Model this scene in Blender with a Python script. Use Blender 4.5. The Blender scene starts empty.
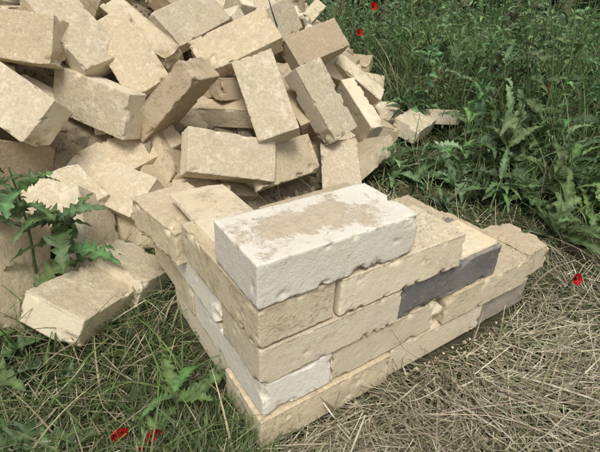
import bpy, numpy as np, math
from mathutils import Matrix, Vector, Euler
rng=np.random.default_rng(7)
scene=bpy.context.scene
COL=scene.collection
# ------------------------------------------------------------------ helpers
def R3(a,b,c):
    ca,sa=math.cos(a),math.sin(a);cb,sb=math.cos(b),math.sin(b);cc,sc=math.cos(c),math.sin(c)
    Rz=np.array([[ca,-sa,0],[sa,ca,0],[0,0,1]]);Rx=np.array([[1,0,0],[0,cb,-sb],[0,sb,cb]]);Rz2=np.array([[cc,-sc,0],[sc,cc,0],[0,0,1]])
    return Rz@Rx@Rz2
def _h(ix,iy,iz,s):
    n=(ix*73856093)^(iy*19349663)^(iz*83492791)^(s*2654435)
    n=(n^(n>>13))*1274126177
    n=n&0x7fffffff
    n=((n^(n>>15))*1103515245+12345)&0x7fffffff
    return n/2147483647.0
def vn(P,freq=1.,seed=0):
    P=np.asarray(P,float)*freq+17.3
    i=np.floor(P).astype(np.int64);f=P-i;u=f*f*(3-2*f)
    r=0
    for dx in(0,1):
        wx=u[:,0] if dx else 1-u[:,0]
        for dy in(0,1):
            wy=u[:,1] if dy else 1-u[:,1]
            for dz in(0,1):
                wz=u[:,2] if dz else 1-u[:,2]
                r=r+wx*wy*wz*_h(i[:,0]+dx,i[:,1]+dy,i[:,2]+dz,seed)
    return r
def fbm(P,freq,seed=0,o=3):
    a=.5;s=0;t=0
    for k in range(o):
        s=s+a*vn(P,freq*2**k,seed+k*7);t+=a;a*=.55
    return s/t
def ss(x,a,b):
    t=np.clip((x-a)/(b-a),0,1);return t*t*(3-2*t)
CAMP=np.array([-.2019,-.3669]);FW=np.array([.5676,.8233]);RT=np.array([.8233,-.5676])
def w2(X,F):   # lateral / forward of the standpoint -> world xy
    return CAMP+np.multiply.outer(np.asarray(X,float),RT)+np.multiply.outer(np.asarray(F,float),FW)
def mesh_np(name,V,faces,mat,smooth=True,col=None):
    me=bpy.data.meshes.new(name)
    V=np.asarray(V,np.float32);faces=np.asarray(faces,np.int32)
    n=faces.shape[1]
    me.vertices.add(len(V));me.vertices.foreach_set('co',V.ravel())
    me.loops.add(faces.size);me.loops.foreach_set('vertex_index',faces.ravel())
    me.polygons.add(len(faces));me.polygons.foreach_set('loop_start',np.arange(0,faces.size,n,dtype=np.int32))
    me.polygons.foreach_set('loop_total',np.full(len(faces),n,np.int32))
    me.polygons.foreach_set('use_smooth',np.full(len(faces),smooth))
    me.update(calc_edges=True)
    if col is not None:
        at=me.color_attributes.new('Col','FLOAT_COLOR','POINT')
        c=np.ones((len(V),4),np.float32);c[:,:3]=col;at.data.foreach_set('color',c.ravel())
    if mat: me.materials.append(mat)
    return me
def add(name,me,parent=None,M=None):
    o=bpy.data.objects.new(name,me);COL.objects.link(o)
    if parent: o.parent=parent
    if M is not None: o.matrix_world=Matrix(np.asarray(M).tolist())
    return o
# ------------------------------------------------------------------ materials
class NT:
    def __init__(s,name):
        s.m=bpy.data.materials.new(name);s.m.use_nodes=True;s.t=s.m.node_tree;s.n=s.t.nodes
        s.b=s.n['Principled BSDF'];s.out=s.n['Material Output']
    def new(s,t,**k):
        n=s.n.new(t)
        for a,v in k.items(): setattr(n,a,v)
        return n
    def link(s,a,b): s.t.links.new(a,b)
    def noise(s,vec,scale,detail=6,rough=.6):
        n=s.new('ShaderNodeTexNoise');n.inputs['Scale'].default_value=scale;n.inputs['Detail'].default_value=detail;n.inputs['Roughness'].default_value=rough
        s.link(vec,n.inputs['Vector']);return n.outputs['Fac']
    def rng(s,v,a,b,c=0.,d=1.):
        n=s.new('ShaderNodeMapRange');n.interpolation_type='SMOOTHSTEP'
        for i,x in enumerate((a,b,c,d)): n.inputs[i+1].default_value=x
        s.link(v,n.inputs[0]);return n.outputs[0]
    def mix(s,f,a,b,mode='MIX'):
        n=s.new('ShaderNodeMix',data_type='RGBA',blend_type=mode)
        if hasattr(f,'links'): s.link(f,n.inputs[0])
        else: n.inputs[0].default_value=f
        for k,x in ((6,a),(7,b)):
            if hasattr(x,'links'): s.link(x,n.inputs[k])
            else: n.inputs[k].default_value=(*x,1)
        return n.outputs[2]
    def math(s,op,a,b=0.):
        n=s.new('ShaderNodeMath',operation=op)
        for k,x in ((0,a),(1,b)):
            if hasattr(x,'links'): s.link(x,n.inputs[k])
            else: n.inputs[k].default_value=x
        return n.outputs[0]
    def bump(s,h,strength,dist,prev=None):
        n=s.new('ShaderNodeBump');n.inputs['Strength'].default_value=strength;n.inputs['Distance'].default_value=dist
        s.link(h,n.inputs['Height'])
        if prev: s.link(prev,n.inputs['Normal'])
        return n.outputs['Normal']
def brick_mat(name,base,alt,dust,side=.62,bed=.45,stain=(.34,.28,.18),stainamt=.4,rim=False):
    t=NT(name);tc=t.new('ShaderNodeTexCoord');oi=t.new('ShaderNodeObjectInfo')
    off=t.new('ShaderNodeVectorMath',operation='MULTIPLY_ADD')
    t.link(oi.outputs['Random'],off.inputs[0]);off.inputs[1].default_value=(37,53,71);t.link(tc.outputs['Object'],off.inputs[2])
    v=off.outputs[0]
    n1=t.noise(v,8,5,.65);n2=t.noise(v,26,6,.74);n3=t.noise(v,330,2,.7);n4=t.noise(v,110,4,.75);n5=t.noise(v,17,6,.7)
    c=t.mix(t.rng(n1,.35,.65),base,alt)
    sx=t.new('ShaderNodeSeparateXYZ');t.link(tc.outputs['Object'],sx.inputs[0])
    bedm=t.rng(t.math('ABSOLUTE',sx.outputs[2]),.026,.031)
    if rim:   # mortar smear thins out towards the arrises of the bed face
        nn=t.math('MULTIPLY',t.math('SUBTRACT',n1,.5),.22)
        ex=t.rng(t.math('ADD',t.math('ABSOLUTE',t.math('ADD',sx.outputs[0],.02)),nn),.03,.15,1.,0.);ey=t.rng(t.math('ADD',t.math('ABSOLUTE',sx.outputs[1]),nn),.0,.085,1.,0.)
        bedm=t.math('MULTIPLY',bedm,t.math('MULTIPLY',ex,ey))
    thr=t.math('SUBTRACT',side,t.math('MULTIPLY',bedm,side-bed))
    dm=t.rng(t.math('SUBTRACT',t.math('ADD',t.math('MULTIPLY',n2,.65),t.math('MULTIPLY',n4,.35)),thr),-.07,.08)
    dcol=t.mix(t.rng(n4,.35,.65),dust,tuple(x*.82 for x in dust))
    c=t.mix(dm,c,dcol)
    c=t.mix(t.math('MULTIPLY',t.rng(n5,.52,.68),stainamt),c,stain)
    pit=t.rng(n3,.27,.37,1.,0.)
    pit2=t.rng(n4,.24,.31,1.,0.)
    c=t.mix(t.math('MULTIPLY',pit,.6),c,tuple(x*.40 for x in base))
    c=t.mix(t.math('MULTIPLY',pit2,.6),c,tuple(x*.38 for x in base))
    c=t.mix(t.rng(n3,.62,.72,0.,.45),c,tuple(min(.86,x*1.3+.04) for x in base))
    hsv=t.new('ShaderNodeHueSaturation');t.link(c,hsv.inputs['Color'])
    t.link(t.math('MULTIPLY_ADD',oi.outputs['Random'],.26),hsv.inputs['Value'])
    hsv.inputs['Value'].links[0].from_node.inputs[2].default_value=.88
    t.link(hsv.outputs[0],t.b.inputs['Base Color'])
    t.b.inputs['Roughness'].default_value=.97;t.b.inputs['Specular IOR Level'].default_value=.08
    b=t.bump(n3,.5,.0013);b=t.bump(t.math('SUBTRACT',t.math('ADD',n4,t.math('MULTIPLY',dm,.7)),t.math('MULTIPLY',pit2,.9)),.5,.0022,b)
    t.link(b,t.b.inputs['Normal']);return t.m
MC=brick_mat('brick_cream',(.64,.55,.385),(.69,.61,.455),(.575,.485,.335))
MS=brick_mat('brick_sandy',(.585,.49,.325),(.635,.55,.39),(.525,.43,.285),side=.56,bed=.43)
MW=brick_mat('brick_white',(.76,.71,.60),(.71,.65,.53),(.57,.475,.335),side=.64,bed=.34,stainamt=.16,rim=True,stain=(.55,.46,.32))
MT=brick_mat('brick_tan',(.49,.395,.255),(.55,.455,.31),(.45,.36,.235),side=.56,bed=.42,stainamt=.5)
MD=brick_mat('brick_dark',(.15,.142,.13),(.21,.20,.18),(.32,.285,.23),side=.57,bed=.45,stain=(.09,.085,.08))
MD2=brick_mat('brick_smoked',(.22,.195,.16),(.36,.315,.25),(.40,.345,.25),side=.54,bed=.45,stain=(.12,.105,.09))
def veg_mat(name,trans=.35,rough=.55,var=.25,scale=60):
    t=NT(name);a=t.new('ShaderNodeAttribute');a.attribute_name='Col'
    tc=t.new('ShaderNodeTexCoord');n=t.noise(tc.outputs['Object'],scale,2)
    hs=t.new('ShaderNodeHueSaturation');t.link(a.outputs['Color'],hs.inputs['Color']);t.link(t.rng(n,.3,.7,1-var,1+var),hs.inputs['Value'])
    t.link(hs.outputs[0],t.b.inputs['Base Color']);t.b.inputs['Roughness'].default_value=rough;t.b.inputs['Specular IOR Level'].default_value=.3
    if trans>0:
        tr=t.new('ShaderNodeBsdfTranslucent');t.link(hs.outputs[0],tr.inputs['Color'])
        mx=t.new('ShaderNodeMixShader');mx.inputs[0].default_value=trans
        t.link(t.b.outputs[0],mx.inputs[1]);t.link(tr.outputs[0],mx.inputs[2]);t.link(mx.outputs[0],t.out.inputs['Surface'])
    return t.m
MG=veg_mat('grass_blade',.3);ML=veg_mat('leaf_green',.3,.5,.3,45);MST=veg_mat('dry_stalk',0,.8,.25,80);MP=veg_mat('poppy_petal',.4,.6,.15,60)
t=NT('soil_and_thatch');tc=t.new('ShaderNodeTexCoord');v=tc.outputs['Object']
n1=t.noise(v,2.2,4);n2=t.noise(v,28,6,.7);n3=t.noise(v,160,3,.7)
c=t.mix(t.rng(n1,.4,.6),(.10,.082,.052),(.075,.08,.038));c=t.mix(t.rng(n2,.5,.72),c,(.23,.19,.125));c=t.mix(t.rng(n3,.6,.72,0,.6),c,(.32,.28,.19))
t.link(c,t.b.inputs['Base Color']);t.b.inputs['Roughness'].default_value=1;t.b.inputs['Specular IOR Level'].default_value=.1
t.link(t.bump(n3,.8,.006,t.bump(n2,.9,.02)),t.b.inputs['Normal']);MGR=t.m
t=NT('brick_dust_rubble');tc=t.new('ShaderNodeTexCoord');v=tc.outputs['Object']
n1=t.noise(v,7,4);n2=t.noise(v,45,6,.7);n3=t.noise(v,200,3,.7)
c=t.mix(t.rng(n1,.35,.65),(.34,.27,.175),(.46,.38,.26));c=t.mix(t.rng(n2,.5,.7),c,(.50,.42,.29));c=t.mix(t.rng(n3,.3,.4,.5,0),c,(.20,.16,.10))
t.link(c,t.b.inputs['Base Color']);t.b.inputs['Roughness'].default_value=1;t.b.inputs['Specular IOR Level'].default_value=.1
t.link(t.bump(n3,.8,.005,t.bump(n2,1,.02)),t.b.inputs['Normal']);MR=t.m
# ------------------------------------------------------------------ bricks
_topo={}
def stations(h,step):
    e=[-h,-h+.0018,-h+.005]
    n=max(2,int(round((2*h-.010)/step)))
    return np.array(e[:-1]+list(np.linspace(-h+.005,h-.005,n+1))+[h-.0018,h])
def brick_mesh(name,dims,seed,mat,step=.008,chip=1.):
    hx=np.array(dims)/2
    xs,ys,zs=[stations(h,step) for h in hx];N=(len(xs),len(ys),len(zs))
    if N not in _topo:
        idx={};co=[];fs=[]
        def vid(i,j,k):
            key=(i,j,k)
            if key not in idx: idx[key]=len(co);co.append(key)
            return idx[key]
        nx,ny,nz=[n-1 for n in N]
        for i in range(nx):
            for j in range(ny):
                fs.append((vid(i,j,0),vid(i,j+1,0),vid(i+1,j+1,0),vid(i+1,j,0)))
                fs.append((vid(i,j,nz),vid(i+1,j,nz),vid(i+1,j+1,nz),vid(i,j+1,nz)))
        for i in range(nx):
            for k in range(nz):
                fs.append((vid(i,0,k),vid(i+1,0,k),vid(i+1,0,k+1),vid(i,0,k+1)))
                fs.append((vid(i,ny,k),vid(i,ny,k+1),vid(i+1,ny,k+1),vid(i+1,ny,k)))
        for j in range(ny):
            for k in range(nz):
                fs.append((vid(0,j,k),vid(0,j,k+1),vid(0,j+1,k+1),vid(0,j+1,k)))
                fs.append((vid(nx,j,k),vid(nx,j+1,k),vid(nx,j+1,k+1),vid(nx,j,k+1)))
        _topo[N]=(np.array(co),np.array(fs))
    ci,fs=_topo[N]
    V=np.stack([xs[ci[:,0]],ys[ci[:,1]],zs[ci[:,2]]],1)
    S=V+seed*3.17
    dist=hx-np.abs(V)
    sd=np.sort(dist,1);de=sd[:,1];dc=sd[:,2]
    r=.0018
    q=np.clip(V,-(hx-r),(hx-r));d=V-q;L=np.linalg.norm(d,axis=1,keepdims=True);V=np.where(L>1e-9,q+d/np.maximum(L,1e-9)*r,V)
    dirn=np.exp(-dist/.006)*np.sign(V);dirn/=np.maximum(np.linalg.norm(dirn,axis=1,keepdims=True),1e-6)
    # crisp broken arrises: depth of the break minus distance from the edge
    a=ss(fbm(S,36,seed,4),.60,.68);b=ss(fbm(S,100,seed+5,3),.56,.74)
    cut=chip*(a*.010+b*.0024)*(.7+.6*fbm(S,150,seed+8,2))
    am=np.maximum(cut-de,0)*.8
    cc=np.maximum(chip*ss(vn(S,11,seed+9),.58,.8)*.034*(.7+.6*fbm(S,60,seed+2,3))-dc,0)*.75
    V=V-dirn*np.maximum(am,cc)[:,None]
    V=V-dirn*((fbm(S,11,seed+3,2)-.5)*.0018+(fbm(S,170,seed+4,2)-.5)*.0009)[:,None]
    V=V-dirn*(ss(fbm(S,42,seed+11,4),.70,.76)*.0025*chip)[:,None]
    return mesh_np(name,V,fs,mat)
def T(x,y,z,R=None):
    M=np.eye(4);M[:3,3]=(x,y,z)
    if R is not None: M[:3,:3]=R
    return M
# ------------------------------------------------------------------ the laid corner of brickwork
wall=add('brick_wall_corner',None)
h=.067;LB,WB,HB=.25,.118,.0642
def lay(x,y,j,along,mat,seed,L=LB,Wd=WB,dx=0,dy=0,rz=0,chip=.9,nm='brick',dz=0):
    a,b=(L,Wd) if along=='x' else (Wd,L)
    me=brick_mesh('wall_brick',(L,Wd,HB),seed,mat,.0036,chip)
    R=R3((0 if along=='x' else math.pi/2)+rz,0,0)
    add('%s_%d'%(nm,seed),me,wall,T(x+a/2+dx,y+b/2+dy,j*h+HB/2+.001+dz,R))
lay(0,0,0,'x',MS,101,dx=-.004,dy=-.003);lay(.253,0,0,'x',MC,102,dy=.004);lay(.506,.006,0,'x',MD2,103,L=.15)
lay(0,.122,0,'y',MC,104,dx=.006);lay(.506,.13,0,'x',MS,105,L=.2)
lay(0,0,1,'y',MW,111,dx=.002,dy=.001);lay(.121,0,1,'x',MC,112,dy=.003,rz=.008);lay(.374,0,1,'x',MS,113,dy=-.002,rz=-.01);lay(.627,.01,1,'x',MS,114,L=.09,rz=.05,chip=1.6)
lay(.001,.253,1,'y',MS,115);lay(.13,.123,1,'x',MT,116);lay(.385,.125,1,'x',MS,117,chip=1.3)
lay(0,0,2,'x',MC,121,dx=-.003,dy=-.002,rz=-.006);lay(.253,0,2,'x',MD,122,dy=.002)
lay(.001,.121,2,'y',MW,123,dx=-.003);lay(.002,.374,2,'y',MS,124,L=.12,rz=.1,chip=1.6);lay(.13,.125,2,'x',MS,125);lay(.386,.127,2,'x',MS,126,L=.12,chip=1.6)
lay(0,0,3,'y',MS,131,dx=-.006,dy=0,chip=1.,rz=.012);lay(.122,0,3,'x',MC,132,dy=-.004,chip=1.,rz=-.012)
lay(-.03,.262,3,'y',MS,133,rz=.14,L=.17,chip=1.7,dz=-.02);lay(.13,.125,3,'x',MS,134,L=.2,rz=.05,chip=1.6)
lay(-.006,-.004,4,'x',MW,141,L=.256,Wd=.121,chip=1.1,rz=-.01)
for j in range(1,5):
    for k,(x,y,a,b) in enumerate(((.010,.010,.23 if j==4 else .49,.095),(.010,.1,.10,.25))):
        me=brick_mesh('mortar',(a,b,.01),300+j,MS,.02,.3)
        add('mortar_bed',me,wall,T(x+a/2,y+b/2,j*h-.0012+.0007*k))
# ------------------------------------------------------------------ heap of bricks
pile=add('brick_pile',None)
poly=np.array([(-3.4,-.6),(-1.2,.30),(-.85,.56),(-.55,.80),(-.28,.93),(-.05,1.10),(.16,1.36),(.30,1.62),(.38,2.1),(.45,2.7),(.3,3.5),(-.8,4.0),(-3.4,3.9)])
def sdist(X,F):
    P=np.stack([X,F],-1);best=np.full(X.shape,1e9);ins=np.zeros(X.shape,bool)
    n=len(poly)
    for i in range(n):
        a=poly[i];b=poly[(i+1)%n];e=b-a;w=P-a
        tt=np.clip((w@e)/(e@e),0,1);d=np.linalg.norm(w-tt[...,None]*e,axis=-1);best=np.minimum(best,d)
        c=((a[1]>F)!=(b[1]>F))&(X<(b[0]-a[0])*(F-a[1])/(b[1]-a[1]+1e-12)+a[0]);ins^=c
    return np.where(ins,best,-best)
def hprof(s): return .92*(1-np.exp(-np.maximum(s,0)*1.35))
FIT="""1,-13,105,45,-67,121,-8
2,1,103,46,4,78,-121
3,13,95,40,249,-89,222
6,20,105,43,-47,81,-76
7,36,110,47,24,85,33
8,43,92,42,255,-82,-259
4,2,92,30,-99,136,-18
5,19,82,31,-94,150,80
9,-17,88,33,-85,88,273
10,44,76,30,247,-92,-116
11,66,79,26,15,98,180
12,29,70,17,1,103,-31
13,-1,78,12,-80,65,-28
14,46,71,12,27,99,-5
15,65,65,6,-90,54,-126
16,78,71,7,23,119,20
17,24,96,22,11,135,-30
18,-26,56,7,84,108,-238
20,-24,84,20,58,152,-41
21,-10,63,5,105,110,-246
22,25,76,4,22,66,-39
24,99,99,14,-22,61,176
25,107,113,22,5,95,-81
26,84,110,38,-10,90,31
27,69,115,45,39,119,26
28,99,116,29,10,132,-41
29,63,91,24,-66,78,211"""
LH={6,5,16,17,22,24,25,29}
mm={1:MS,2:MC,3:MS,6:MS,7:MC,8:MS,4:MC,5:MT,9:MC,10:MC,11:MC,12:MC,13:MC,14:MS,15:MC,16:MS,17:MS,18:MS,20:MT,21:MC,22:MT}
chipk={3:1.6,8:1.5,12:1.2,11:1.4,2:1.4,9:1.5,14:1.6}
fitc=[]
for ln in FIT.split('\n'):
    v=[float(a) for a in ln.split(',')];k=int(v[0]);v=np.array(v[1:])/100
    R=R3(*v[3:])
    if k in LH: R=np.stack([R[:,0],-R[:,2],R[:,1]],1)
    me=brick_mesh('pile_brick',(.25,.12,.065),k,mm.get(k,[MC,MS,MT][k%3]),.005,chipk.get(k,1.))
    add('brick_%d'%k,me,pile,T(*v[:3],R));fitc.append(v[:3])
for k,(x,y,z,a,b,c,L) in enumerate(((.12,.78,.10,.5,.5,.4,.25),(.19,.72,.07,-.6,.3,.2,.2),(.10,.70,.04,1.2,.4,.1,.17),(.03,.68,.03,-.9,1.0,.4,.25),(.17,.84,.16,.9,.8,1.0,.2),(-.17,.72,.12,.3,.6,.2,.25),(.08,.86,.17,-.3,.7,.5,.25))):
    add('brick_%d'%(80+k),brick_mesh('pile_brick',(L,.12,.065),80+k,[MS,MT,MC][k%3],.0065,1.7),pile,T(x,y,z,R3(a,b,c)));fitc.append(np.array((x,y,z)))
fitc=np.array(fitc)
Ls=[.25,.25,.25,.16,.25,.13,.25,.19,.25,.11,.25,.25,.17,.25]
vars_=[brick_mesh('fill_brick',(Ls[i],.12,.065),400+i,[MC,MS,MT,MS,MC,MC,MT][i%7],.0065,1.+.9*(i%3==0)) for i in range(14)]
cnt=0;placed=[];tries=0
while cnt<330 and tries<20000:
    tries+=1
    X=rng.uniform(-2.2,.5);F=rng.uniform(.4,3.6)
    s=float(sdist(np.array([X]),np.array([F]))[0])
    if s<.03: continue
    lay_=rng.choice([.035,.10])
    z=float(hprof(s))-lay_
    p=w2(X,F);c=np.array([p[0],p[1],z])
    if z<.02: continue
    dd=np.linalg.norm(fitc-c,axis=1).min()
    if dd<.10: continue
    if placed and np.linalg.norm(np.array(placed)-c,axis=1).min()<.085: continue
    if dd<.2: c[2]-=.065
    R=R3(rng.uniform(0,6.28),rng.normal(0,.6),rng.uniform(0,6.28))
    if rng.random()<.3: R=R@R3(0,math.pi/2,0)
    add('brick_%d'%(1000+cnt),vars_[rng.integers(14)],pile,T(*c,R));placed.append(c);cnt+=1
gx=np.arange(-3.6,.7,.03);gf=np.arange(-.8,4.2,.03);GX,GF=np.meshgrid(gx,gf,indexing='ij')
s=sdist(GX,GF);xy=w2(GX.ravel(),GF.ravel());P3=np.column_stack([xy,np.zeros(len(xy))])
DROP=.13
z=np.where(s.ravel()>0,hprof(s.ravel())-DROP+(fbm(P3,9,3,4)-.5)*.09,-.06+s.ravel()*.5)
z=np.maximum(z,-.12);P3[:,2]=z
ni,nj=GX.shape;I=np.arange(ni*nj).reshape(ni,nj)
fs=np.stack([I[:-1,:-1].ravel(),I[1:,:-1].ravel(),I[1:,1:].ravel(),I[:-1,1:].ravel()],1)
ok=(s.ravel()[fs]>-.12).all(1)
add('rubble_core',mesh_np('rubble_core',P3,fs[ok],MR),pile)
def crumbs(C,size,name,mat,parent=None):
    n=len(C);base=np.array([(1,0,0),(-1,0,0),(0,1,0),(0,-1,0),(0,0,1),(0,0,-1)],float)
    tri=np.array([(0,2,4),(2,1,4),(1,3,4),(3,0,4),(2,0,5),(1,2,5),(3,1,5),(0,3,5)])
    V=base[None]*rng.uniform(.5,1.2,(n,6,1));A=rng.normal(size=(n,3,3));Qm,_=np.linalg.qr(A)
    V=np.einsum('nij,nkj->nki',Qm,V)*size[:,None,None]+C[:,None]
    F=(tri[None]+np.arange(n)[:,None,None]*6).reshape(-1,3)
    return add(name,mesh_np(name,V.reshape(-1,3),F,mat,False),parent)
n=16000;X=rng.uniform(-1.6,.6,n);F=rng.uniform(.4,3.0,n);s=sdist(X,F);k=s>-.06*rng.random(n)
X,F,s=X[k],F[k],s[k];xy=w2(X,F);P3=np.column_stack([xy,np.zeros(len(xy))])
z=np.where(s>0,hprof(s)-DROP+(fbm(P3,9,3,4)-.5)*.09,0)+.003
crumbs(np.column_stack([xy,np.maximum(z,.003)]),rng.lognormal(-5.2,.7,len(xy)),'brick_crumbs',MR,pile)
n=600;x=rng.normal(.10,.055,n).clip(.01,.24);y=rng.normal(.06,.025,n).clip(.01,.11)
crumbs(np.column_stack([x,y,np.full(n,.3325)]),rng.lognormal(-7.1,.45,n),'mortar_crumbs',MS,wall)
n=700;x=rng.uniform(.25,.66,n);y=rng.uniform(0,.2,n);zz=np.where(x<.37,.267,np.where(x<.5,.2,.133))
crumbs(np.column_stack([x,y,zz]),rng.lognormal(-6.7,.5,n),'sand_crumbs',MS,wall)
n=700;x=rng.uniform(-.2,.8,n);y=-.01-rng.random(n)**2*.16
crumbs(np.column_stack([x,y,np.full(n,.002)]),rng.lognormal(-6.5,.5,n),'wall_foot_crumbs',MS,wall)
def loose(name,dims,M,mat,seed,ch=1.1): add(name,brick_mesh(name,dims,seed,mat,.0045,ch),None,M)
loose('loose_brick',(.2,.12,.065),T(-.15,.43,.045,R3(1.49,.42,-.77)),MC,61)
loose('loose_brick.001',(.15,.12,.065),T(-.05,.51,.03,R3(1.45,.40,.74)),MC,62)
loose('loose_brick.002',(.2,.12,.065),T(1.25,.92,.07,R3(.3,.3,.1)),MC,63)
loose('loose_brick.003',(.17,.12,.065),T(1.45,.95,.07,R3(-.6,-.3,.3)),MC,64)
loose('loose_brick.004',(.15,.12,.065),T(1.10,.98,.06,R3(1.2,.3,.3)),MS,65)
loose('loose_brick.005',(.2,.12,.065),T(1.30,1.08,.07,R3(-.4,.4,.1)),MC,66)
def clear(x,y): return np.hypot((x-1.18),(y-.86)/.8)<.25
# ------------------------------------------------------------------ ground
u=np.linspace(-1,1,261);gs=np.sinh(u*7.2)/np.sinh(7.2)*300
GX,GY=np.meshgrid(gs+.3,gs+.6,indexing='ij');P3=np.column_stack([GX.ravel(),GY.ravel(),np.zeros(GX.size)])
def gz(x,y):
    P=np.column_stack([x,y,np.zeros(len(x))]);r=np.hypot(x-.3,y-.3)
    return -.012+(fbm(P,8,1,3)-.5)*.018+(fbm(P,.8,2,2)-.5)*.12*ss(r,1.2,4)
P3[:,2]=gz(P3[:,0],P3[:,1])
n=len(gs);I=np.arange(n*n).reshape(n,n)
add('ground',mesh_np('ground',P3,np.stack([I[:-1,:-1].ravel(),I[1:,:-1].ravel(),I[1:,1:].ravel(),I[:-1,1:].ravel()],1),MGR))
# ------------------------------------------------------------------ vegetation
def inwall(x,y,m=.0): return ((x>-.012-m)&(x<.66+m)&(y>-.008-m)&(y<.25+m))|((x>-.012-m)&(x<.13+m)&(y>-m)&(y<.5+m))
def scatter(n,r0,r1,a0=-52,a1=52,p=1.):
    r=r0*(r1/r0)**(rng.random(n)**p);a=np.radians(rng.uniform(a0,a1,n))
    return r*np.sin(a),r*np.cos(a)
def straww(X,F,x,y):
    P=np.column_stack([x,y,x*0])
    w=ss(X,-.10,.06)*(1-ss(F-(1.22-.55*(X-.31)),-.16,.16))
    return np.clip(w+(fbm(P,5,21,3)-.5)*.9*(w>.02)*(w<.98),0,1)
def blades(name,x,y,z0,hgt,az,lean,curv,wid,col,mat,K=5,flat=False):
    n=len(x);t=np.linspace(0,1,K)[None,:]
    d=np.stack([np.cos(az),np.sin(az)],1)
    th=lean[:,None]+curv[:,None]*t
    dl=hgt[:,None]/(K-1)
    hx=np.cumsum(np.sin(th)*dl,1)-np.sin(th[:,:1])*dl;hz=np.cumsum(np.cos(th)*dl,1)-np.cos(th[:,:1])*dl
    cx=x[:,None]+d[:,:1]*hx;cy=y[:,None]+d[:,1:]*hx;cz=np.maximum(z0[:,None]+hz,-.012+.006*(hz*0+1)) if not flat else np.maximum(z0[:,None]+hz,-.008)
    sa=az+math.pi/2+rng.normal(0,.5,n);s=np.stack([np.cos(sa),np.sin(sa)],1)
    ww=wid[:,None]*((1-t**1.6) if not flat else (1-.5*t))*.5+.0002
    A=np.stack([cx-s[:,:1]*ww,cy-s[:,1:]*ww,cz],-1);B=np.stack([cx+s[:,:1]*ww,cy+s[:,1:]*ww,cz+(ww*.5 if flat else 0)],-1)
    V=np.stack([A,B],2).reshape(n,-1,3)
    q=np.array([(2*i,2*i+1,2*i+3,2*i+2) for i in range(K-1)])
    F=(q[None]+np.arange(n)[:,None,None]*2*K).reshape(-1,4)
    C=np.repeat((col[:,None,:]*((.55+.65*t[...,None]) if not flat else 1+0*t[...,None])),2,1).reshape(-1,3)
    return mesh_np(name,V.reshape(-1,3),F,mat,True,C)
def gcol(n,base,var=.25,yel=.0):
    c=np.array(base)[None]*(1+rng.normal(0,var,(n,1)).clip(-.6,.8))
    c=c*(1+rng.normal(0,.08,(n,3)))
    m=rng.random((n,1))<yel
    return np.clip(np.where(m,np.array([[.40,.35,.21]])*(1+rng.normal(0,.2,(n,1))),c),.005,.8)
n=140000;X,F=scatter(n,.28,6.5);p=w2(X,F);x,y=p[:,0],p[:,1]
sw=straww(X,F,x,y);s=sdist(X,F)
P=np.column_stack([x,y,x*0]);cl=fbm(P,6,31,3)
keep=(s<.02)&~inwall(x,y)&~(clear(x,y)&(rng.random(n)<.6))&(rng.random(n)<np.clip((1-.45*sw)*(.35+1.6*(cl-.22)),.05,1))
x,y,X,F,sw,cl=[a[keep] for a in (x,y,X,F,sw,cl)];n=len(x)
leftz=ss(-X,.0,.12)*(1-ss(F,.9,1.1));back=ss(F,1.3,2.2)
nearw=np.where(inwall(x,y,.03),.5,1.)
hg=(.05+.022*leftz+.10*back)*(.45+cl)*rng.uniform(.4,1.5,n)*(1-.42*sw)*nearw
col=gcol(n,(.115,.16,.055),.32,.18)*(1-.15*back[:,None])*(1-.15*leftz[:,None])
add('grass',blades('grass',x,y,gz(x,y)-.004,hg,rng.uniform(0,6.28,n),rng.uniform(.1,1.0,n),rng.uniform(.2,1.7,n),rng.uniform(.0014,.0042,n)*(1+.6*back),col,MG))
n=1500;X=rng.uniform(-.75,.0,n);F=rng.uniform(.3,1.0,n);p=w2(X,F);x,y=p[:,0],p[:,1];s=sdist(X,F);keep=(s<.04)&~inwall(x,y,.01);x,y=x[keep],y[keep];n=len(x)
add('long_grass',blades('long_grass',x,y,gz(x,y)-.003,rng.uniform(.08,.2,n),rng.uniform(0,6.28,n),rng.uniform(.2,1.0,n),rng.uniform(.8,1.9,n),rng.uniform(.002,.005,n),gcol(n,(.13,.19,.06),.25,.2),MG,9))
n=62000;X,F=scatter(n,.28,3.6);p=w2(X,F);x,y=p[:,0],p[:,1];sw=straww(X,F,x,y);s=sdist(X,F)
keep=(s<.02)&~inwall(x,y,.002)&(rng.random(n)<np.clip(.14+.8*sw,0,1));x,y,X,F,sw=[a[keep] for a in (x,y,X,F,sw)];n=len(x)
base=np.array([(.40,.35,.245),(.30,.26,.175),(.50,.45,.33),(.17,.14,.09),(.20,.22,.105)])[rng.integers(0,5,n)]*(1+rng.normal(0,.15,(n,1)))
cl=fbm(np.column_stack([x,y,x*0]),9,51,2)
az=6.28*fbm(np.column_stack([x,y,x*0]),3,55,1)*1.3+rng.normal(0,.9,n)
L=rng.lognormal(-2.95,.5,n)
lift=np.where(inwall(x,y,.04),.5,1.)
add('dry_straw',blades('dry_straw',x,y,gz(x,y)+(rng.uniform(0,.035,n)*(cl*1.6))*lift,np.clip(L,.015,.2),az,rng.uniform(1.15,1.66,n),rng.normal(0,.5,n),rng.lognormal(-6.6,.4,n),np.clip(base,.02,.8),MST,4,True))
n=18000;X,F=scatter(n,1.25,7,-25,55);p=w2(X,F);x,y=p[:,0],p[:,1];s=sdist(X,F)
lim=F-(1.36-.55*(X-.31))
cl=fbm(np.column_stack([x,y,x*0]),2.5,41,3)
keep=(s<-.04)&(lim>0)&~clear(x,y)&(rng.random(n)<ss(lim,-.2,.5)*(.3+cl));x,y,X,F,lim,cl=[a[keep] for a in (x,y,X,F,lim,cl)];n=len(x)
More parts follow.
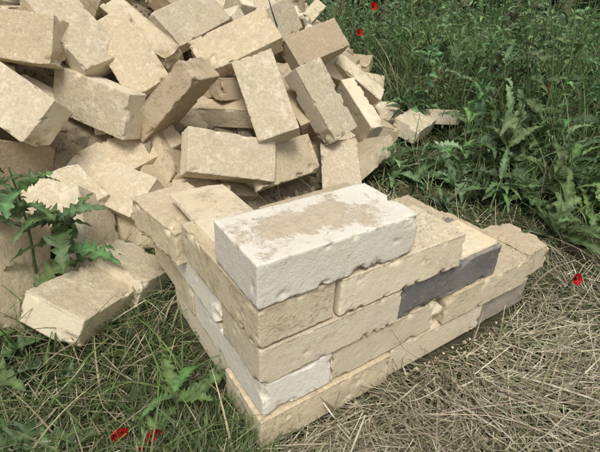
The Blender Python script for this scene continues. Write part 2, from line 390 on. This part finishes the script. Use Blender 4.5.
hg=rng.uniform(.12,.50,n)*ss(lim,-.4,1.2)*(.6+.8*cl)+.07
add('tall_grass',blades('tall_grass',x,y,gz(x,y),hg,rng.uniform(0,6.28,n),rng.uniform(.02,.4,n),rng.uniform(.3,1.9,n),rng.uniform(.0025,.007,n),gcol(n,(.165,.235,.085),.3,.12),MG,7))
def leaves(base,az,L,Wd,rise,droop,col,lob=0.,nl=5,K=9,roll=None):
    n=len(az);t=np.linspace(0,1,K)
    th=rise[:,None]-droop[:,None]*t[None]
    dl=(L/(K-1))[:,None]
    r=np.cumsum(np.cos(th)*dl,1)-np.cos(th[:,:1])*dl;zz=np.cumsum(np.sin(th)*dl,1)-np.sin(th[:,:1])*dl
    d=np.stack([np.cos(az),np.sin(az)],1);sd=np.stack([-np.sin(az),np.cos(az)],1)
    w=np.sin(np.pi*np.clip(t,0,1)**.75)**.8*(.5)
    lb=1-lob*(np.abs(((t*nl)%1)-.5)*2) if lob>0 else np.ones(K)
    w=(w*lb)[None]*Wd[:,None]+.0008
    w=w*(1+rng.normal(0,.12,w.shape));w[:,-1]=.0005
    if roll is None: roll=rng.normal(0,.35,n)
    C0=np.stack([base[:,:1]+d[:,:1]*r,base[:,1:2]+d[:,1:]*r,base[:,2:]+zz],-1)
    out=[];sweep=-.35
    wav=rng.normal(0,.22,w.shape)
    for sg in (-1,1):
        fold=.35+sg*roll[:,None]+wav*sg
        e=C0.copy();e[...,0]+=sg*sd[:,:1]*w+d[:,:1]*w*sweep;e[...,1]+=sg*sd[:,1:]*w+d[:,1:]*w*sweep;e[...,2]+=w*fold
        out.append(e)
    V=np.stack([out[0],C0,out[1]],2).reshape(n,-1,3)
    q=[]
    for i in range(K-1):
        q+=[(3*i,3*i+1,3*i+4,3*i+3),(3*i+1,3*i+2,3*i+5,3*i+4)]
    F=(np.array(q)[None]+np.arange(n)[:,None,None]*3*K).reshape(-1,4)
    C=np.repeat(col[:,None,:],3*K,1);C=C.reshape(n,K,3,3).copy();C[:,:,1]*=1.6;C=C.reshape(-1,3)
    return V.reshape(-1,3),F,C
def stems(P0,P1,rad,col,bow=.05,K=5,S=4):
    n=len(P0);t=np.linspace(0,1,K)[None,:,None]
    bw=rng.normal(0,1,(n,1,3))*bow*np.linalg.norm(P1-P0,axis=1)[:,None,None]
    C=P0[:,None]+(P1-P0)[:,None]*t+bw*np.sin(np.pi*t)
    a=np.arange(S)*2*np.pi/S;ring=np.stack([np.cos(a),np.sin(a),0*a],1)
    rr=rad[:,None,None,None]*(1-.55*t[...,None])
    V=(C[:,:,None]+ring[None,None]*rr)
    q=[(i*S+j,i*S+(j+1)%S,(i+1)*S+(j+1)%S,(i+1)*S+j) for i in range(K-1) for j in range(S)]
    F=(np.array(q)[None]+np.arange(n)[:,None,None]*K*S).reshape(-1,4)
    return V.reshape(-1,3),F,np.repeat(col,K*S,0)
def join(parts):
    V=[];F=[];C=[];o=0
    for v,f,c in parts: V.append(v);F.append(f+o);C.append(c);o+=len(v)
    return np.concatenate(V),np.concatenate(F),np.concatenate(C)
n=260;X=rng.uniform(-.1,1.2,n);F=rng.uniform(.3,1.2,n);p=w2(X,F);k=~inwall(p[:,0],p[:,1],.05)&(F<1.25-.5*(X-.31));p=p[k];n=len(p)
a=rng.uniform(0,6.28,n);L=rng.uniform(.08,.22,n)
P0=np.column_stack([p,rng.uniform(.005,.02,n)]);P1=P0+np.column_stack([np.cos(a)*L,np.sin(a)*L,rng.uniform(-.005,.035,n)])
k=~inwall(P1[:,0],P1[:,1],.03)&(np.hypot(P0[:,0]+.2,P0[:,1]+.37)>.42);j=stems(P0[k],P1[k],rng.uniform(.0006,.0012,n)[k],gcol(n,(.48,.42,.29),.2)[k],.06,6,4)
add('dry_stalks',mesh_np('dry_stalks',j[0],j[1],MST,True,j[2]))
def plant(px,py,hgt,nl,L,Wd,col,lob=.55,rosette=.4,nlobe=6,K=19):
    parts=[];m=len(px)
    rep=np.repeat(np.arange(m),nl);n=len(rep)
    top=np.column_stack([px+rng.normal(0,.06,m)*hgt*2,py+rng.normal(0,.06,m)*hgt*2,hgt])
    bot=np.column_stack([px,py,gz(px,py)])
    parts.append(stems(bot,top,.0022+.004*hgt,gcol(m,(.14,.20,.07),.15)))
    f=np.where(rng.random(n)<rosette,rng.uniform(0,.1,n),rng.uniform(.08,1,n))
    b=bot[rep]+(top-bot)[rep]*f[:,None]
    LL=L*rng.uniform(.55,1.2,n)*(1-.45*f)
    pc=gcol(m,col,.22)[rep]*(1+rng.normal(0,.12,(n,1)))
    parts.append(leaves(b,rng.uniform(0,6.28,n),LL,Wd/L*LL*rng.uniform(.8,1.25,n),rng.uniform(.25,1.15,n),rng.uniform(.4,1.7,n),np.clip(pc,.005,.8),lob,nlobe,K))
    return parts
def mass(name,parts):
    j=join(parts);return add(name,mesh_np(name,j[0],j[1],ML,True,j[2]))
m=720;X,F=scatter(m,1.3,6.5,-12,55,.8);p=w2(X,F);s=sdist(X,F);lim=F-(1.38-.5*(X-.31))
k=(s<-.07)&(lim>0)&~clear(p[:,0],p[:,1])&(rng.random(m)<.3+ss(lim,0,.5));x,y,lim=p[k,0],p[k,1],lim[k]
hg=rng.uniform(.14,.50,len(x))*(.35+ss(lim,0,.9))
mass('weed_thicket',plant(x,y,hg,13,.16,.045,(.105,.165,.068),.6,.3,6,15))
m=430;X,F=scatter(m,2.0,7,-8,55,.8);p=w2(X,F);s=sdist(X,F);k=(s<-.1);x,y=p[k,0],p[k,1]
mass('leafy_undergrowth',plant(x,y,rng.uniform(.15,.6,len(x)),32,.08,.03,(.115,.18,.075),0,.1,3,6))
m=260;F=rng.uniform(6,10,m);X=rng.uniform(-9,9,m);p=w2(X,F)
mass('shrub_hedge',plant(p[:,0],p[:,1],rng.uniform(.9,2.0,m),60,.26,.11,(.07,.115,.05),0,.02,3,5))
def named_plant(name,x,y,hgt,nl,L,Wd,col,lob=.62,ros=.6,nlobe=6):
    return mass(name,plant(np.array([x]),np.array([y]),np.array([hgt]),nl,L,Wd,col,lob,ros,nlobe,31))
G1=(.10,.16,.06);G2=(.14,.205,.105)
def leaf_plant(name,stemsp,lv,col,lob=.62,nlobe=7):
    lv=np.array(lv,float);n=len(lv);parts=[]
    P0=np.array([s[0] for s in stemsp],float);P1=np.array([s[1] for s in stemsp],float)
    parts.append(stems(P0,P1,np.full(len(P0),.0035),np.tile(np.array([[.12,.19,.07]]),(len(P0),1)),.04,6,6))
    parts.append(leaves(lv[:,:3],lv[:,3],lv[:,4],lv[:,5],lv[:,6],lv[:,7],gcol(n,col,.15),lob,nlobe,36))
    mass(name,parts)
def fan(x,y,z,h,n,L,W,a0=0,a1=6.28,r=(.2,1.0)):
    o=[]
    for i in range(n):
        f=(i+.5)/n
        o.append((x,y,z+h*f,a0+(a1-a0)*((i*.618)%1)+rng.normal(0,.15),L*(1.1-.45*f)*rng.uniform(.85,1.15),W*(1.1-.4*f),rng.uniform(*r),rng.uniform(.6,1.5)))
    return o
leaf_plant('sow_thistle_plant',[((-.17,.53,-.01),(-.155,.53,.20))],fan(-.16,.53,.06,.14,10,.135,.056),G1)
leaf_plant('sow_thistle_plant.001',[((-.235,.54,-.01),(-.215,.56,.29))],fan(-.225,.55,.15,.14,10,.125,.05),G1)
leaf_plant('sow_thistle_plant.002',[((-.36,.38,-.01),(-.36,.37,.05))],fan(-.36,.375,.0,.06,8,.15,.06,r=(.3,.8)),G1)
leaf_plant('sow_thistle_plant.003',[((-.085,.12,-.01),(-.085,.12,.035))],fan(-.085,.12,.01,.05,6,.10,.036,r=(.3,.8)),G1)
leaf_plant('sow_thistle_plant.004',[((-.33,.17,-.01),(-.33,.17,.03))],fan(-.33,.17,.0,.04,8,.14,.05,r=(.2,.7)),G1)
named_plant('dandelion_plant',1.02,.13,.08,13,.20,.05,G1,.6,.8)
named_plant('dandelion_plant.001',1.15,.33,.14,13,.22,.055,G2,.6,.7)
named_plant('dandelion_plant.002',1.18,.12,.12,12,.20,.05,G1,.6,.7)
named_plant('dandelion_plant.003',1.05,.52,.12,12,.17,.045,G2,.6,.7)
named_plant('dandelion_plant.004',1.30,.50,.2,14,.22,.055,G1,.6,.6)
named_plant('dandelion_plant.005',.98,.72,.10,12,.14,.04,G2,.6,.7)
named_plant('dandelion_plant.006',1.35,.30,.2,14,.24,.055,G2,.6,.6)
named_plant('dandelion_plant.007',-.22,.33,.04,8,.10,.036,G2,.6,1.)
named_plant('dandelion_plant.008',.88,.42,.06,10,.13,.035,G2,.6,.9)
named_plant('dandelion_plant.009',-.26,.05,.04,9,.11,.035,G1,.6,1.)
named_plant('dandelion_plant.010',.95,.62,.12,12,.15,.04,G1,.6,.6)
# ------------------------------------------------------------------ poppies
def poppy(name,x,y,z,size,tilt=(.2,.1)):
    parts=[];K=7;S=9
    for i in range(5):
        a0=i*2*math.pi/5+.2;inner=i%2
        V=[]
        for a in range(K):
            r=a/(K-1)
            for b in range(S):
                ph=(b/(S-1)-.5)*(1.55)*(.55+.45*r)
                rr=size*r*(1-.10*abs(b/(S-1)-.5)*2)*(1+.05*math.sin(9*ph+i))
                V.append((math.cos(a0+ph)*rr*.85,math.sin(a0+ph)*rr*.85,size*(.62*r**1.5)+.002*inner+.0035*math.sin(14*ph+3*i)*r))
        V=np.array(V);F=np.array([(p*S+q,p*S+q+1,(p+1)*S+q+1,(p+1)*S+q) for p in range(K-1) for q in range(S-1)])
        r=np.repeat(np.linspace(0,1,K),S)[:,None]
        C=np.where(r<.2,np.array([[.02,.004,.006]]),np.array([[.55,.018,.014]])*(1+.15*rng.normal(size=r.shape)))
        parts.append((V,F,np.clip(C,0,1)))
    j=join(parts);R=np.array(Euler((tilt[0],tilt[1],0)).to_matrix());V=j[0]@R.T+np.array([x,y,z])
    n0=18;a=np.linspace(0,6.28,n0,endpoint=False);c0=np.array([x,y,z])
    tip=c0+np.column_stack([np.cos(a)*.25,np.sin(a)*.25,np.full(n0,.4)])*size@R.T
    st=stems(np.repeat([[x,y,z]],n0,0)+0.,tip,np.full(n0,.0008),np.full((n0,3),.01),0,2,3)
    pod=stems(np.array([[x,y,z]])+0.,np.array([[x,y,z]])+np.array([[0,0,size*.35]])@R.T,np.array([size*.17]),np.array([[.08,.11,.04]]),0,4,7)
    g=np.array([[x+.03,y+.02,-.01]]);sm=stems(g,np.array([[x,y,z]]),np.array([.0014]),np.array([[.09,.14,.04]]),.06,6,5)
    j=join([(V,j[1],j[2]),st,pod,sm]);return add(name,mesh_np(name,j[0],j[1],MP,True,j[2]))
poppy('poppy_flower',1.70,.66,.23,.032,(1.1,-.6))
poppy('poppy_flower.001',.76,-.04,.055,.016,(1.1,-.6))
poppy('poppy_flower.002',1.72,1.78,.46,.028,(1.1,-.4))
poppy('poppy_flower.003',1.41,1.52,.36,.022,(1.1,-.4))
poppy('poppy_flower.004',-.172,.112,.042,.015,(1.9,.3))
poppy('poppy_flower.005',-.135,.086,.040,.015,(1.8,-.5))
poppy('poppy_flower.006',-.158,.076,.030,.012,(1.6,.5))
pts=np.array([(.60,.98,.36),(.63,1.02,.46),(.62,1.06,.54),(.56,1.10,.60),(.50,1.13,.66)])
st=stems(pts[:-1],pts[1:],np.full(4,.0035),np.full((4,3),.025),.02,5,6)
add('dry_twig',mesh_np('dry_twig',st[0],st[1],MST,True,st[2]))
# ------------------------------------------------------------------ light, sky, camera
w=bpy.data.worlds.new("World");scene.world=w;w.use_nodes=True;nt=w.node_tree
sky=nt.nodes.new('ShaderNodeTexSky');sky.sky_type='NISHITA';sky.sun_disc=False
el=math.radians(60)
sky.sun_elevation=el;sky.dust_density=4;sky.air_density=1.;sky.ozone_density=.6
hs=nt.nodes.new('ShaderNodeHueSaturation');hs.inputs['Saturation'].default_value=.3
nt.links.new(sky.outputs[0],hs.inputs['Color']);bg=nt.nodes['Background'];nt.links.new(hs.outputs[0],bg.inputs[0]);bg.inputs[1].default_value=.15
sd=Vector((-.55*math.cos(el),-.83*math.cos(el),math.sin(el))).normalized()
sky.sun_rotation=math.atan2(sd.x,sd.y)
sl=bpy.data.lights.new('sun','SUN');sl.energy=2.1;sl.angle=math.radians(22);sl.color=(1,.98,.94)
so=bpy.data.objects.new('sun',sl);COL.objects.link(so);so.rotation_euler=sd.to_track_quat('Z','Y').to_euler();so.location=(-2,-3,6)
cam=bpy.data.cameras.new('camera');co=bpy.data.objects.new('camera',cam);COL.objects.link(co)
co.matrix_world=Matrix(T(-.2019,-.3669,.6181,R3(-.6036,1.0571,.0409)).tolist())
cam.sensor_width=36;cam.lens=36*math.exp(-.2908);cam.clip_start=.01;cam.clip_end=1000
scene.camera=co
scene.view_settings.view_transform='Standard';scene.view_settings.look='None';scene.view_settings.exposure=0
